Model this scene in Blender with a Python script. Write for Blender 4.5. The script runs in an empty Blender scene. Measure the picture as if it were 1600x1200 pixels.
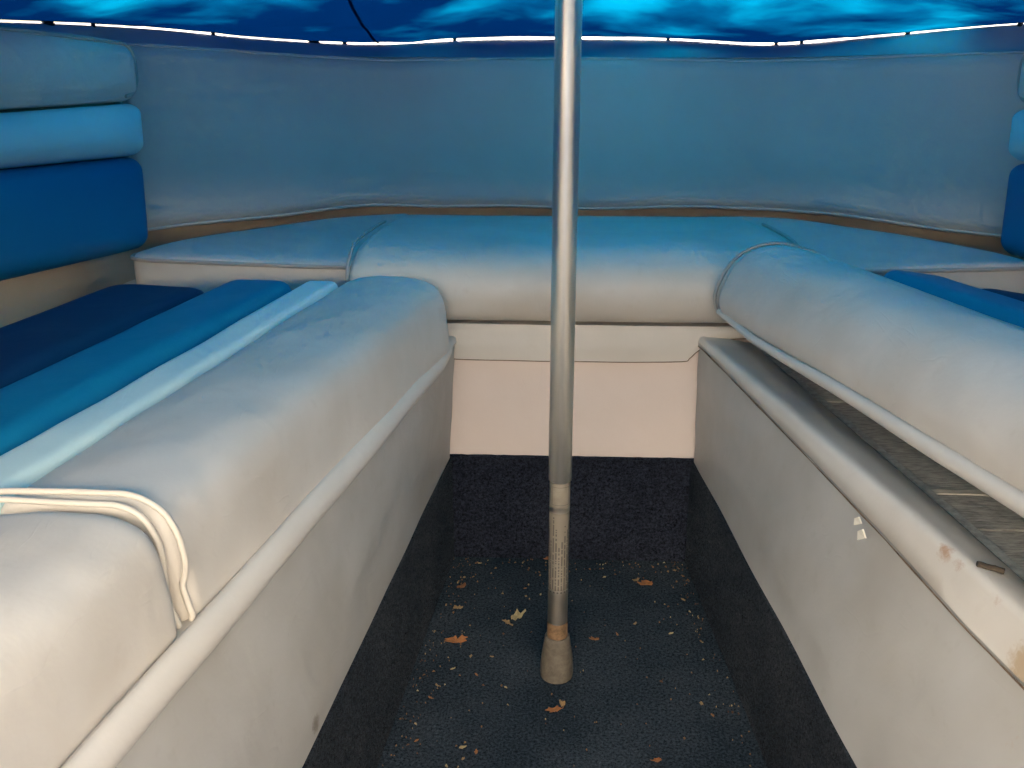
import bpy, bmesh, math, random
from mathutils import Vector, noise, Matrix
R = math.radians
random.seed(7)
S = bpy.context.scene
COL = S.collection

# ------------------------------------------------------------------ camera, world, sun, exposure
cd = bpy.data.cameras.new('camera'); cam = bpy.data.objects.new('camera', cd); COL.objects.link(cam)
cd.sensor_width = 36.0; cd.lens = 35.0; cd.clip_start = 0.02; cd.clip_end = 3000
cam.location = (-0.0285, 0.0, 0.75)
cam.rotation_euler = (R(90 - 20.2), 0, R(2.46))
S.camera = cam
SUN_EL, SUN_AZ = 42.0, 14.0          # the sun stands ahead of the bow, a little to the right
w = bpy.data.worlds.new('World'); S.world = w; w.use_nodes = True
wn = w.node_tree; wn.nodes.clear()
sky = wn.nodes.new('ShaderNodeTexSky'); sky.sky_type = 'NISHITA'; sky.sun_disc = False
sky.sun_elevation = R(SUN_EL); sky.sun_rotation = R(SUN_AZ); sky.dust_density = 3.0; sky.air_density = 1.0; sky.ozone_density = 1.0
bgn = wn.nodes.new('ShaderNodeBackground'); bgn.inputs['Strength'].default_value = 0.10
wo = wn.nodes.new('ShaderNodeOutputWorld')
wn.links.new(sky.outputs[0], bgn.inputs['Color']); wn.links.new(bgn.outputs[0], wo.inputs['Surface'])
sl = bpy.data.lights.new('sun', 'SUN'); sl.energy = 5.0; sl.angle = R(0.5); sl.color = (1.0, 0.93, 0.82)
so = bpy.data.objects.new('sun', sl); COL.objects.link(so)
sd = Vector((math.sin(R(SUN_AZ)) * math.cos(R(SUN_EL)), math.cos(R(SUN_AZ)) * math.cos(R(SUN_EL)), math.sin(R(SUN_EL))))
so.rotation_euler = sd.to_track_quat('Z', 'Y').to_euler(); so.location = sd * 20
S.view_settings.view_transform = 'Standard'; S.view_settings.look = 'None'
S.view_settings.gamma = 1.0; S.view_settings.use_curve_mapping = False
S.view_settings.exposure = 3.6
S.render.engine = 'CYCLES'
S.cycles.use_denoising = True
S.cycles.max_bounces = 6; S.cycles.diffuse_bounces = 5; S.cycles.glossy_bounces = 3; S.cycles.transmission_bounces = 3
S.cycles.use_adaptive_sampling = True; S.cycles.adaptive_threshold = 0.03; S.cycles.caustics_reflective = False; S.cycles.caustics_refractive = False
S.cycles.sample_clamp_indirect = 6.0

# ------------------------------------------------------------------ helpers
def tag(o, label=None, cat=None, group=None, kind=None):
    if label: o['label'] = label
    if cat: o['category'] = cat
    if group: o['group'] = group
    if kind: o['kind'] = kind
    return o
def empty(name, loc=(0, 0, 0)):
    o = bpy.data.objects.new(name, None); COL.objects.link(o); o.location = loc; o.empty_display_size = .05; return o
def mesh(name, verts, faces, mat, parent=None, smooth=35, uvs=None):
    me = bpy.data.meshes.new(name); me.from_pydata([tuple(v) for v in verts], [], faces); me.validate()
    bm = bmesh.new(); bm.from_mesh(me); bmesh.ops.recalc_face_normals(bm, faces=bm.faces); bm.to_mesh(me); bm.free()
    if smooth:
        me.polygons.foreach_set('use_smooth', [True] * len(me.polygons)); me.set_sharp_from_angle(angle=R(smooth))
    if uvs:
        l = me.uv_layers.new(name='UVMap')
        for lp in me.loops: l.data[lp.index].uv = uvs[lp.vertex_index]
    me.materials.append(mat)
    o = bpy.data.objects.new(name, me); COL.objects.link(o)
    if parent:
        o.parent = parent
        if parent.location.length > 0: o.matrix_parent_inverse = Matrix.Translation(parent.location).inverted()
    return o
def loft(name, rings, mat, parent=None, smooth=50, closed=True, caps=True):
    n = len(rings[0]); V = [p for r in rings for p in r]; F = []
    for i in range(len(rings) - 1):
        for j in range(n if closed else n - 1):
            k = (j + 1) % n
            F.append((i * n + j, i * n + k, (i + 1) * n + k, (i + 1) * n + j))
    if caps and closed:
        F.append(tuple(range(n))[::-1]); F.append(tuple((len(rings) - 1) * n + j for j in range(n)))
    return mesh(name, V, F, mat, parent, smooth)
def catmull(P, n):
    P = [Vector(p) for p in P]; out = []
    m = len(P) - 1
    for i in range(m):
        p0 = P[i - 1] if i else P[0] * 2 - P[1]
        p1, p2 = P[i], P[i + 1]
        p3 = P[i + 2] if i + 2 <= m else P[m] * 2 - P[m - 1]
        for k in range(n):
            t = k / n
            out.append(.5 * ((2 * p1) + (p2 - p0) * t + (2 * p0 - 5 * p1 + 4 * p2 - p3) * t * t + (3 * p1 - p0 - 3 * p2 + p3) * t ** 3))
    out.append(P[-1]); return out
def tube(name, path, r, mat, parent=None, sides=8, flat=1.0):
    path = [Vector(p) for p in path]; rings = []
    up = Vector((0, 0, 1))
    for i, p in enumerate(path):
        d = (path[min(i + 1, len(path) - 1)] - path[max(i - 1, 0)]).normalized()
        if i == 0:
            a = d.cross(up)
            if a.length < .3: a = d.cross(Vector((1, 0, 0)))
        else: a = a - d * a.dot(d)                     # carry the frame along the path
        a.normalize(); b = a.cross(d).normalized()
        rr = r[i] if isinstance(r, (list, tuple)) else r
        rings.append([p + a * math.cos(q) * rr + b * math.sin(q) * rr * flat for q in [2 * math.pi * k / sides for k in range(sides)]])
    return loft(name, rings, mat, parent, 60)
def box(name, lo, hi, mat, parent=None, bev=0.0):
    bm = bmesh.new(); bmesh.ops.create_cube(bm, size=1)
    for v in bm.verts:
        v.co = Vector([(lo[i] + hi[i]) / 2 + v.co[i] * (hi[i] - lo[i]) for i in range(3)])
    if bev: bmesh.ops.bevel(bm, geom=bm.edges[:], offset=bev, segments=3, affect='EDGES', profile=.5)
    V = [v.co.copy() for v in bm.verts]; bm.verts.index_update(); F = [[v.index for v in f.verts] for f in bm.faces]; bm.free()
    return mesh(name, V, F, mat, parent, 40)
def prism(name, poly, axis, a, b, mat, parent=None, smooth=30):
    # poly: 2D points in the two other axes
    def P(q, t): return {'y': (q[0], t, q[1]), 'z': (q[0], q[1], t), 'x': (t, q[0], q[1])}[axis]
    n = len(poly); V = [P(q, a) for q in poly] + [P(q, b) for q in poly]
    F = [tuple(range(n))[::-1], tuple(range(n, 2 * n))] + [(i, (i + 1) % n, n + (i + 1) % n, n + i) for i in range(n)]
    return mesh(name, V, F, mat, parent, smooth)
def nz(p, sc, seed=0.0):
    return noise.noise(Vector((p[0] * sc + seed, p[1] * sc - seed, p[2] * sc + 2 * seed)))

# ------------------------------------------------------------------ materials
def newmat(name):
    m = bpy.data.materials.new(name); m.use_nodes = True; nt = m.node_tree
    return m, nt, nt.nodes['Principled BSDF']
def N(nt, t, **kw):
    n = nt.nodes.new(t)
    for k, v in kw.items():
        if k in n.inputs: n.inputs[k].default_value = v
        else: setattr(n, k, v)
    return n
def ramp(nt, fac, stops):
    r = nt.nodes.new('ShaderNodeValToRGB'); e = r.color_ramp.elements
    e[0].position, e[0].color = stops[0][0], (*stops[0][1], 1)
    e[1].position, e[1].color = stops[-1][0], (*stops[-1][1], 1)
    for p, c in stops[1:-1]:
        x = e.new(p); x.color = (*c, 1)
    nt.links.new(fac, r.inputs[0]); return r
def math2(nt, op, a, b=None):
    n = nt.nodes.new('ShaderNodeMath'); n.operation = op
    for i, x in enumerate((a, b)):
        if x is None: continue
        if isinstance(x, (int, float)): n.inputs[i].default_value = x
        else: nt.links.new(x, n.inputs[i])
    return n.outputs[0]
def mixc(nt, fac, a, b, blend='MIX'):
    n = nt.nodes.new('ShaderNodeMix'); n.data_type = 'RGBA'; n.blend_type = blend
    for i, x in ((0, fac), (6, a), (7, b)):
        if isinstance(x, (int, float)): n.inputs[i].default_value = x
        elif isinstance(x, tuple): n.inputs[i].default_value = (*x, 1)
        else: nt.links.new(x, n.inputs[i])
    return n.outputs[2]
def vinyl(name, col, rough=.48, dirt=.5, wrinkle=.35, stain=None, grain=.12):
    m, nt, b = newmat(name); L = nt.links
    tc = N(nt, 'ShaderNodeTexCoord'); o = tc.outputs['Object']
    n1 = N(nt, 'ShaderNodeTexNoise', Scale=7.0, Detail=3.0, Roughness=.6); L.new(o, n1.inputs['Vector'])
    n2 = N(nt, 'ShaderNodeTexNoise', Scale=55.0, Detail=2.0, Roughness=.6); L.new(o, n2.inputs['Vector'])
    d = tuple(c * k for c, k in zip(col, (.74, .70, .64)))
    f1 = ramp(nt, n1.outputs[0], [(.38, (1, 1, 1)), (.72, (0, 0, 0))])
    c = mixc(nt, math2(nt, 'MULTIPLY', math2(nt, 'SUBTRACT', 1.0, f1.outputs[0]), dirt), col, d)
    f2 = ramp(nt, n2.outputs[0], [(.60, (0, 0, 0)), (.75, (1, 1, 1))])
    c = mixc(nt, math2(nt, 'MULTIPLY', f2.outputs[0], dirt * .35), c, d)
    if stain:
        for (px, py, pz, rad, sc) in stain:
            vs = N(nt, 'ShaderNodeVectorMath', operation='DISTANCE'); L.new(o, vs.inputs[0]); vs.inputs[1].default_value = (px, py, pz)
            n3 = N(nt, 'ShaderNodeTexNoise', Scale=190.0, Detail=4.0, Roughness=.8, Distortion=.8); L.new(o, n3.inputs['Vector'])
            v = math2(nt, 'SUBTRACT', math2(nt, 'ADD', n3.outputs[0], .42), math2(nt, 'DIVIDE', vs.outputs['Value'], rad))
            rr = ramp(nt, v, [(.05, (0, 0, 0)), (.50, (1, 1, 1))])
            c = mixc(nt, math2(nt, 'MULTIPLY', rr.outputs[0], .7), c, sc)
    L.new(c, b.inputs['Base Color'])
    b.inputs['Roughness'].default_value = rough; b.inputs['Specular IOR Level'].default_value = .4
    # bump: soft puckers, fine grain and thin creases in one height field
    n4 = N(nt, 'ShaderNodeTexNoise', Scale=16.0, Detail=1.0, Roughness=.5, Distortion=1.0); L.new(o, n4.inputs['Vector'])
    n6 = N(nt, 'ShaderNodeTexNoise', Scale=230.0, Detail=1.5); L.new(o, n6.inputs['Vector'])
    h = math2(nt, 'ADD', math2(nt, 'MULTIPLY', n4.outputs[0], .0035 * wrinkle), math2(nt, 'MULTIPLY', n6.outputs[0], .0009 * grain))
    if wrinkle > .15:
        mp2 = N(nt, 'ShaderNodeMapping'); mp2.inputs['Scale'].default_value = (30, 8, 17); mp2.inputs['Rotation'].default_value = (.25, .15, .55); L.new(o, mp2.inputs['Vector'])
        n7 = N(nt, 'ShaderNodeTexNoise', Scale=1.0, Detail=2.0, Roughness=.55, Distortion=.6); L.new(mp2.outputs[0], n7.inputs['Vector'])
        rd = math2(nt, 'MINIMUM', math2(nt, 'ABSOLUTE', math2(nt, 'SUBTRACT', n7.outputs[0], .5)), .018)
        h = math2(nt, 'ADD', h, math2(nt, 'MULTIPLY', math2(nt, 'MULTIPLY', rd, ramp(nt, n4.outputs[0], [(.42, (0, 0, 0)), (.62, (1, 1, 1))]).outputs[0]), .017 * wrinkle))
    bp = N(nt, 'ShaderNodeBump', Strength=1.0, Distance=1.0); L.new(h, bp.inputs['Height'])
    L.new(bp.outputs[0], b.inputs['Normal'])
    return m
WHITE = (.64, .605, .56)
M = {}
M['white'] = vinyl('white_vinyl', WHITE)
M['white_tight'] = vinyl('white_vinyl_tight', WHITE, .62, .22, .06)
M['piping'] = vinyl('cream_piping', (.64, .595, .53), .45, .2, .05)
M['dull_piping'] = vinyl('grey_piping', (.42, .40, .37), .5, .3, .05)
M['pink'] = vinyl('pink_cream_vinyl', (.74, .645, .605), .5, .15, .22)
M['cream'] = vinyl('cream_fibreglass', (.60, .50, .38), .35, .5, .05, grain=.02)
M['deck'] = vinyl('white_gelcoat', (.60, .62, .62), .6, .3, .0, grain=.01)
M['pale_blue'] = vinyl('pale_blue_vinyl', (.48, .80, .86), .45, .15, .25)
M['stripe'] = vinyl('pale_stripe_vinyl', (.62, .80, .80), .45, .15, .4)
M['blue'] = vinyl('teal_blue_vinyl', (.006, .18, .34), .45, .12, .2)
M['royal'] = vinyl('royal_blue_vinyl', (.004, .14, .33), .45, .12, .15)
M['navy'] = vinyl('navy_vinyl', (.006, .022, .085), .5, .12, .2)
RUST = (.34, .15, .05)
M['trim'] = vinyl('stained_white_vinyl', WHITE, .42, .5, .3, stain=[(.277, .702, .359, .013, RUST), (.279, .682, .359, .011, RUST), (.287, .634, .358, .011, RUST), (.293, .585, .335, .022, (.36, .24, .12)), (.30, .52, .335, .03, (.36, .26, .15))])
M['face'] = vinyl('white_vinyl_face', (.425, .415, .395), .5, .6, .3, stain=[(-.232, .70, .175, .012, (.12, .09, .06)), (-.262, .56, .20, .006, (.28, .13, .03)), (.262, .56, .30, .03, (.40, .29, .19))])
def carpet(name, a, bcol, rib=False):
    m, nt, b = newmat(name); L = nt.links
    o = N(nt, 'ShaderNodeTexCoord').outputs['Object']
    n1 = N(nt, 'ShaderNodeTexNoise', Scale=300.0, Detail=3.0, Roughness=.8); L.new(o, n1.inputs['Vector'])
    n2 = N(nt, 'ShaderNodeTexNoise', Scale=9.0, Detail=5.0); L.new(o, n2.inputs['Vector'])
    n3 = N(nt, 'ShaderNodeTexNoise', Scale=230.0, Detail=3.0, Roughness=.7); L.new(o, n3.inputs['Vector'])
    c = mixc(nt, ramp(nt, n2.outputs[0], [(.35, (0, 0, 0)), (.7, (1, 1, 1))]).outputs[0], a, bcol)
    c = mixc(nt, .9, c, ramp(nt, n1.outputs[0], [(.34, (.15, .15, .15)), (.68, (2.0, 2.0, 2.0))]).outputs[0], 'MULTIPLY')
    sp = ramp(nt, n3.outputs[0], [(.66, (0, 0, 0)), (.74, (1, 1, 1))])
    c = mixc(nt, math2(nt, 'MULTIPLY', sp.outputs[0], .22), c, (.10, .085, .07))
    L.new(c, b.inputs['Base Color']); b.inputs['Roughness'].default_value = 1.0; b.inputs['Specular IOR Level'].default_value = 0.0
    b.inputs['Sheen Weight'].default_value = .05; b.inputs['Sheen Tint'].default_value = (.4, .5, .6, 1)
    h = n1.outputs[0]
    if rib:
        mp = N(nt, 'ShaderNodeMapping'); mp.inputs['Scale'].default_value = (60, 60, 300); L.new(o, mp.inputs['Vector'])
        nr = N(nt, 'ShaderNodeTexNoise', Scale=1.0, Detail=3.0); L.new(mp.outputs[0], nr.inputs['Vector'])
        h = math2(nt, 'ADD', n1.outputs[0], math2(nt, 'MULTIPLY', nr.outputs[0], .5))
        c2 = mixc(nt, .35, c, ramp(nt, nr.outputs[0], [(.35, (.7, .7, .7)), (.65, (1.25, 1.25, 1.25))]).outputs[0], 'MULTIPLY'); L.new(c2, b.inputs['Base Color'])
    bp = N(nt, 'ShaderNodeBump', Strength=.35, Distance=.001); L.new(h, bp.inputs['Height']); L.new(bp.outputs[0], b.inputs['Normal'])
    return m
M['carpet'] = carpet('navy_carpet', (.020, .028, .038), (.036, .046, .058))
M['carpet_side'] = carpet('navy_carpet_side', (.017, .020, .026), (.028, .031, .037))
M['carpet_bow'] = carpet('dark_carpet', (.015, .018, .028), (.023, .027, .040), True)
def plain(name, col, rough=.6, metal=0.0, nscale=0, var=.3, stretch=None, bump=0.0):
    m, nt, b = newmat(name); L = nt.links
    b.inputs['Roughness'].default_value = rough; b.inputs['Metallic'].default_value = metal
    if nscale:
        o = N(nt, 'ShaderNodeTexCoord').outputs['Object']
        mp = N(nt, 'ShaderNodeMapping'); mp.inputs['Scale'].default_value = stretch or (1, 1, 1); L.new(o, mp.inputs['Vector'])
        n = N(nt, 'ShaderNodeTexNoise', Scale=nscale, Detail=6.0, Roughness=.65); L.new(mp.outputs[0], n.inputs['Vector'])
        r = ramp(nt, n.outputs[0], [(.3, tuple(c * (1 - var) for c in col)), (.7, tuple(min(1, c * (1 + var)) for c in col))]); L.new(r.outputs[0], b.inputs['Base Color'])
        if bump:
            bp = N(nt, 'ShaderNodeBump', Strength=bump, Distance=.002); L.new(n.outputs[0], bp.inputs['Height']); L.new(bp.outputs[0], b.inputs['Normal'])
    else: b.inputs['Base Color'].default_value = (*col, 1)
    return m
M['metal'] = plain('brushed_aluminium', (.80, .75, .67), .32, 1.0, 90, .12, (1, 1, .05))
M['metal_low'] = plain('dull_aluminium', (.55, .50, .44), .46, 1.0, 60, .15, (1, 1, .1))
M['rubber'] = plain('grey_rubber_tip', (.105, .09, .072), .75, 0, 120, .35, None, .3)
M['rust'] = plain('brown_tape_residue', (.15, .09, .048), .8, 0, 150, .5, None, .4)
M['plank'] = plain('weathered_grey_plank', (.36, .355, .335), .85, 0, 70, .5, (1, 5, 5), .6)
M['edge'] = plain('dull_metal_edge', (.36, .38, .38), .55, .3, 120, .4)
M['batten'] = plain('pale_batten', (.50, .48, .43), .8, 0, 60, .3, (1, 8, 4), .4)
M['stud'] = plain('dark_snap', (.05, .05, .05), .4, .8)
M['ground'] = plain('dry_grass', (.095, .066, .030), .95, 0, 3.0, .25)
M['hull'] = plain('hull_gelcoat', (.75, .73, .68), .3)
M['cockpit'] = plain('cockpit_navy', (.02, .028, .045), .6)
M['render'] = plain('cream_render', (.80, .725, .61), .9, 0, 8, .06)
M['stone'] = plain('dark_stone', (.014, .014, .015), .9, 0, 6, .3)
M['roof'] = plain('roof_tile', (.16, .07, .05), .9)
M['glass'] = plain('window_glass', (.03, .035, .04), .08)
M['dirt'] = plain('brown_seam_dirt_shade', (.15, .10, .065), .9, 0, 90, .5)  # dirt along the bench rim, painted shade under the skirt flap
M['twig'] = plain('dark_twig', (.055, .042, .03), .9, 0, 200, .4, None, .5)
M['flake'] = plain('torn_vinyl', (.75, .68, .56), .7)
def leafmat(name, col):
    m = plain(name, col, .8, 0, 120, .4, None, .3); return m
M['leaf_orange'] = leafmat('dry_orange_leaf', (.28, .11, .035))
M['leaf_brown'] = leafmat('dry_brown_leaf', (.22, .085, .03))
M['leaf_tan'] = leafmat('dry_tan_leaf', (.28, .17, .075))
M['leaf_pale'] = leafmat('dry_pale_flake', (.38, .29, .145))

def crumbmat():
    m, nt, b = newmat('mixed_leaf_crumbs'); o = N(nt, 'ShaderNodeTexCoord').outputs['Object']
    n = N(nt, 'ShaderNodeTexNoise', Scale=70.0, Detail=1.0); nt.links.new(o, n.inputs['Vector'])
    nt.links.new(ramp(nt, n.outputs[0], [(.3, (.06, .025, .012)), (.5, (.20, .10, .04)), (.62, (.32, .22, .10)), (.75, (.48, .40, .24))]).outputs[0], b.inputs['Base Color']); b.inputs['Roughness'].default_value = .9
    return m
M['crumb'] = crumbmat()
def covermat():
    m = bpy.data.materials.new('blue_tarp'); m.use_nodes = True; nt = m.node_tree; nt.nodes.clear(); L = nt.links
    o = N(nt, 'ShaderNodeTexCoord').outputs['Object']
    n0 = N(nt, 'ShaderNodeTexNoise', Scale=2.6, Detail=4.0, Roughness=.5, Distortion=.5); L.new(o, n0.inputs['Vector'])
    n1 = N(nt, 'ShaderNodeTexNoise', Scale=8.0, Detail=3.0, Roughness=.5, Distortion=.2); L.new(o, n1.inputs['Vector'])
    f = math2(nt, 'ADD', math2(nt, 'MULTIPLY', n0.outputs[0], .62), math2(nt, 'MULTIPLY', n1.outputs[0], .38))
    rt = ramp(nt, f, [(.36, (.00001, .0014, .0075)), (.45, (.00002, .0075, .0195)), (.55, (.00005, .026, .047)), (.66, (.00012, .038, .062))])
    rd = ramp(nt, f, [(.36, (.003, .010, .04)), (.66, (.004, .05, .14))])
    sz = N(nt, 'ShaderNodeSeparateXYZ'); L.new(o, sz.inputs[0])      # light balance put into the colour: cover dimmed toward the low hem
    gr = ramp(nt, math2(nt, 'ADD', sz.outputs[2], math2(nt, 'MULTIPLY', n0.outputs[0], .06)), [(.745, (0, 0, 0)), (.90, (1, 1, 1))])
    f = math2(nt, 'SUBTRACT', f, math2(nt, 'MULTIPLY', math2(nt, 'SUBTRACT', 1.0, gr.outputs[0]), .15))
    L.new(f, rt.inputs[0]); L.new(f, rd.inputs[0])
    tr = N(nt, 'ShaderNodeBsdfTranslucent'); L.new(rt.outputs[0], tr.inputs['Color'])
    df = N(nt, 'ShaderNodeBsdfDiffuse'); L.new(rd.outputs[0], df.inputs['Color'])
    ad = N(nt, 'ShaderNodeAddShader'); L.new(tr.outputs[0], ad.inputs[0]); L.new(df.outputs[0], ad.inputs[1])
    out = N(nt, 'ShaderNodeOutputMaterial'); L.new(ad.outputs[0], out.inputs['Surface'])
    return m
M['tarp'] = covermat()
def seammat():
    m = bpy.data.materials.new('folded_tarp_seam'); m.use_nodes = True; nt = m.node_tree; nt.nodes.clear(); L = nt.links
    tr = N(nt, 'ShaderNodeBsdfTranslucent'); tr.inputs['Color'].default_value = (.00001, .0016, .006, 1)
    df = N(nt, 'ShaderNodeBsdfDiffuse'); df.inputs['Color'].default_value = (.004, .02, .07, 1)
    ad = N(nt, 'ShaderNodeAddShader'); L.new(tr.outputs[0], ad.inputs[0]); L.new(df.outputs[0], ad.inputs[1])
    out = N(nt, 'ShaderNodeOutputMaterial'); L.new(ad.outputs[0], out.inputs['Surface']); return m
M['seam'] = seammat()
def labelmat():
    m, nt, b = newmat('printed_sticker'); L = nt.links
    uv = N(nt, 'ShaderNodeTexCoord').outputs['UV']; sx = N(nt, 'ShaderNodeSeparateXYZ'); L.new(uv, sx.inputs[0])
    u, v = sx.outputs[0], sx.outputs[1]
    cu = math2(nt, 'MULTIPLY', u, 9.0); cv = math2(nt, 'MULTIPLY', v, 70.0)
    fu = math2(nt, 'FRACT', cu); iu = math2(nt, 'FLOOR', cu); iv = math2(nt, 'FLOOR', cv)
    cb = N(nt, 'ShaderNodeCombineXYZ'); L.new(iu, cb.inputs[0]); L.new(iv, cb.inputs[1])
    wn_ = N(nt, 'ShaderNodeTexWhiteNoise'); wn_.noise_dimensions = '2D'; L.new(cb.outputs[0], wn_.inputs['Vector'])
    ln = N(nt, 'ShaderNodeTexWhiteNoise'); ln.noise_dimensions = '1D'; L.new(math2(nt, 'ADD', iu, 3.7), ln.inputs['W'])
    ink = math2(nt, 'MULTIPLY', math2(nt, 'GREATER_THAN', wn_.outputs['Value'], .22), math2(nt, 'MULTIPLY', math2(nt, 'GREATER_THAN', fu, .30), math2(nt, 'LESS_THAN', fu, .78)))
    ink = math2(nt, 'MULTIPLY', ink, math2(nt, 'LESS_THAN', v, math2(nt, 'ADD', .55, math2(nt, 'MULTIPLY', ln.outputs['Value'], .42))))
    c = mixc(nt, math2(nt, 'MULTIPLY', ink, .6), (.36, .32, .265), (.05, .05, .06))
    L.new(c, b.inputs['Base Color']); b.inputs['Roughness'].default_value = .45; b.inputs['Metallic'].default_value = .55
    return m
M['label'] = labelmat()
M['sticker'] = plain('blank_sticker', (.38, .34, .28), .45, .55, 60, .15)
M['ink'] = plain('faded_ink', (.16, .15, .14), .6)

# ------------------------------------------------------------------ ground
g = 400
tag(mesh('ground', [(-g, -g, -.95), (g, -g, -.95), (g, g, -.95), (-g, g, -.95)], [(0, 1, 2, 3)], M['ground'], None, 0), 'dry grass ground beyond the boat rim', 'ground', kind='structure')

# ------------------------------------------------------------------ plan curves of the boat (right half; x, y, z)
def xinr(Y): return .171 + .20 * (1.27 - Y)          # upper inner edge of the side benches
def xinl(Y): return .168 + .165 * (1.24 - Y)         # the same on the left side
def xcarp(Y): return .1715 + .094 * (1.299 - Y)      # top of the carpet kick
def xflo(Y): return .172 + .088 * (1.30 - Y)
G = [(0, 2.10, .710), (.2, 2.09, .708), (.38, 2.03, .701), (.55, 1.90, .712), (.70, 1.70, .733), (.80, 1.45, .744), (.87, 1.15, .746), (.93, .7, .75), (.96, .2, .76), (.97, -.5, .77), (.97, -2.6, .77)]
I = [(0, 1.885, .683), (.2, 1.885, .683), (.375, 1.88, .684), (.52, 1.78, .692), (.722, 1.62, .706), (.755, 1.42, .722), (.82, 1.10, .732), (.87, .7, .738), (.89, .2, .748), (.90, -.5, .758), (.90, -2.6, .758)]
def full(P): return [(-a, b, c) for a, b, c in P[::-1]] + P[1:]
def asym(P):    # the right rim stands a trifle higher at mid wing than the left
    return [(a, b, c + (.007 if .5 < a < .75 else 0)) for a, b, c in P]
GC = catmull(asym(full(G)), 12); IC = catmull(full(I), 12)

boat = tag(empty('boat'), 'open bow of a boat with cream liner, carpeted floor and bench boxes', 'boat')
# floor carpet
ys = [1.297, 1.1, .8, .5, .2, -.05]
cf = mesh('carpet_floor', [(s * xflo(y), y, 0) for y in ys for s in (-1, 1)], [(2 * i, 2 * i + 1, 2 * i + 3, 2 * i + 2) for i in range(len(ys) - 1)], M['carpet'], boat, 0)
def pile(fn, nrm, count, hgt, mat, parent, seed):
    rnd = random.Random(seed); V = []; F = []; nrm = Vector(nrm)
    for k in range(count):
        p = Vector(fn(rnd.random(), rnd.random())); a = rnd.uniform(0, 6.283)
        t = Vector((math.cos(a), math.sin(a), 0)); t = (t - nrm * t.dot(nrm)) if abs(nrm.z) > .5 else Vector((nrm.y * math.cos(a), -nrm.x * math.cos(a), math.sin(a)))
        h = hgt * rnd.uniform(.5, 1.2); q = nrm.cross(t) * h * rnd.uniform(-.9, .9)
        V += [p - t * .0006 - nrm * .0005, p + t * .0006 - nrm * .0005, p + nrm * h + q + t * h * rnd.uniform(-.6, .6)]; F.append((3 * k, 3 * k + 1, 3 * k + 2))
    me = bpy.data.meshes.new('carpet_pile'); me.from_pydata(V, [], F); me.materials.append(mat)
    o = bpy.data.objects.new('carpet_pile', me); COL.objects.link(o); o.parent = parent; o['kind'] = 'stuff'; return o
def floorfn(u, v):
    Y = .74 + .555 * u; return ((2 * v - 1) * (xflo(Y) - .003), Y, 0)
pile(floorfn, (0, 0, 1), 46000, .0022, M['carpet'], cf, 1)
# bow bench box
bb = prism('bow_bench_box', [(-.178, 1.299), (.178, 1.299), (.60, 1.299), (.60, 1.52), (.40, 1.75), (-.40, 1.75), (-.60, 1.52), (-.60, 1.299)], 'z', .05, .356, M['pink'], boat)
def sheet(name, fn, nu, nv, mat, parent, thick=0.0, dirv=Vector((0, -1, 0)), smooth=50):
    V = [Vector(fn(i / nu, j / nv)) for i in range(nu + 1) for j in range(nv + 1)]; n = len(V)
    q = lambda i, j: i * (nv + 1) + j
    F = [(q(i, j), q(i + 1, j), q(i + 1, j + 1), q(i, j + 1)) for i in range(nu) for j in range(nv)]
    if thick:
        V += [v - dirv * thick for v in V[:n]]
        F += [tuple(n + k for k in f[::-1]) for f in F[:]]
        rim = [q(i, 0) for i in range(nu + 1)] + [q(nu, j) for j in range(1, nv + 1)] + [q(i, nv) for i in range(nu - 1, -1, -1)] + [q(0, j) for j in range(nv - 1, 0, -1)]
        F += [(rim[k], rim[(k + 1) % len(rim)], n + rim[(k + 1) % len(rim)], n + rim[k]) for k in range(len(rim))]
    return mesh(name, V, F, mat, parent, smooth)
sheet('vinyl_panel', lambda u, v: (-.176 + .352 * u, 1.2955 - .0015 * nz((u * 3, v * 2, 0), 3), .163 + .195 * v), 40, 20, M['pink'], bb, .004)
sheet('carpet_kick', lambda u, v: (-.174 + .348 * u, 1.292 - .001 * nz((u * 9, v * 3, 1), 3), -.002 + (.167 + .001 * nz((u * 14, 0, 2), 2)) * v), 40, 8, M['carpet_bow'], bb, .004)
pile(lambda u, v: (-.172 + .344 * u, 1.2915, .163 * v), (0, -1, 0), 12000, .0016, M['carpet_bow'], bb, 2)
tube('carpet_edge', [(-.174 + .348 * i / 30, 1.2905, .1645 + .0008 * nz((i * .8, 0, 0), 1)) for i in range(31)], .0025, M['carpet_bow'], bb, 6)
skirt = catmull([(-.181, .334, 0), (-.170, .320, 0), (-.160, .3135, 0), (-.05, .3125, 0), (.08, .3125, 0), (.146, .314, 0), (.156, .3185, 0), (.166, .329, 0), (.180, .338, 0), (.20, .346, 0), (.27, .349, 0)], 4)
def skfn(u, v):
    k = u * (len(skirt) - 1); i = min(int(k), len(skirt) - 2); p = skirt[i].lerp(skirt[i + 1], k - i)
    zt = .3625
    return (p.x, 1.2845 - .0025 * (1 - v) - .003 * math.sin(math.pi * v) - .002 * nz((p.x * 6, v * 2, 5), 2), p.y + (zt - p.y) * v)
sheet('skirt_flap', skfn, 60, 8, M['white_tight'], bb, .005)
tube('dirt_shade_seam', [Vector(skfn(k / 60, 0)) + Vector((0, .0005, -.0006)) for k in range(61)], .0009, M['dirt'], bb, 5)  # dark tube stands in for the shadow line below the flap

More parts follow.
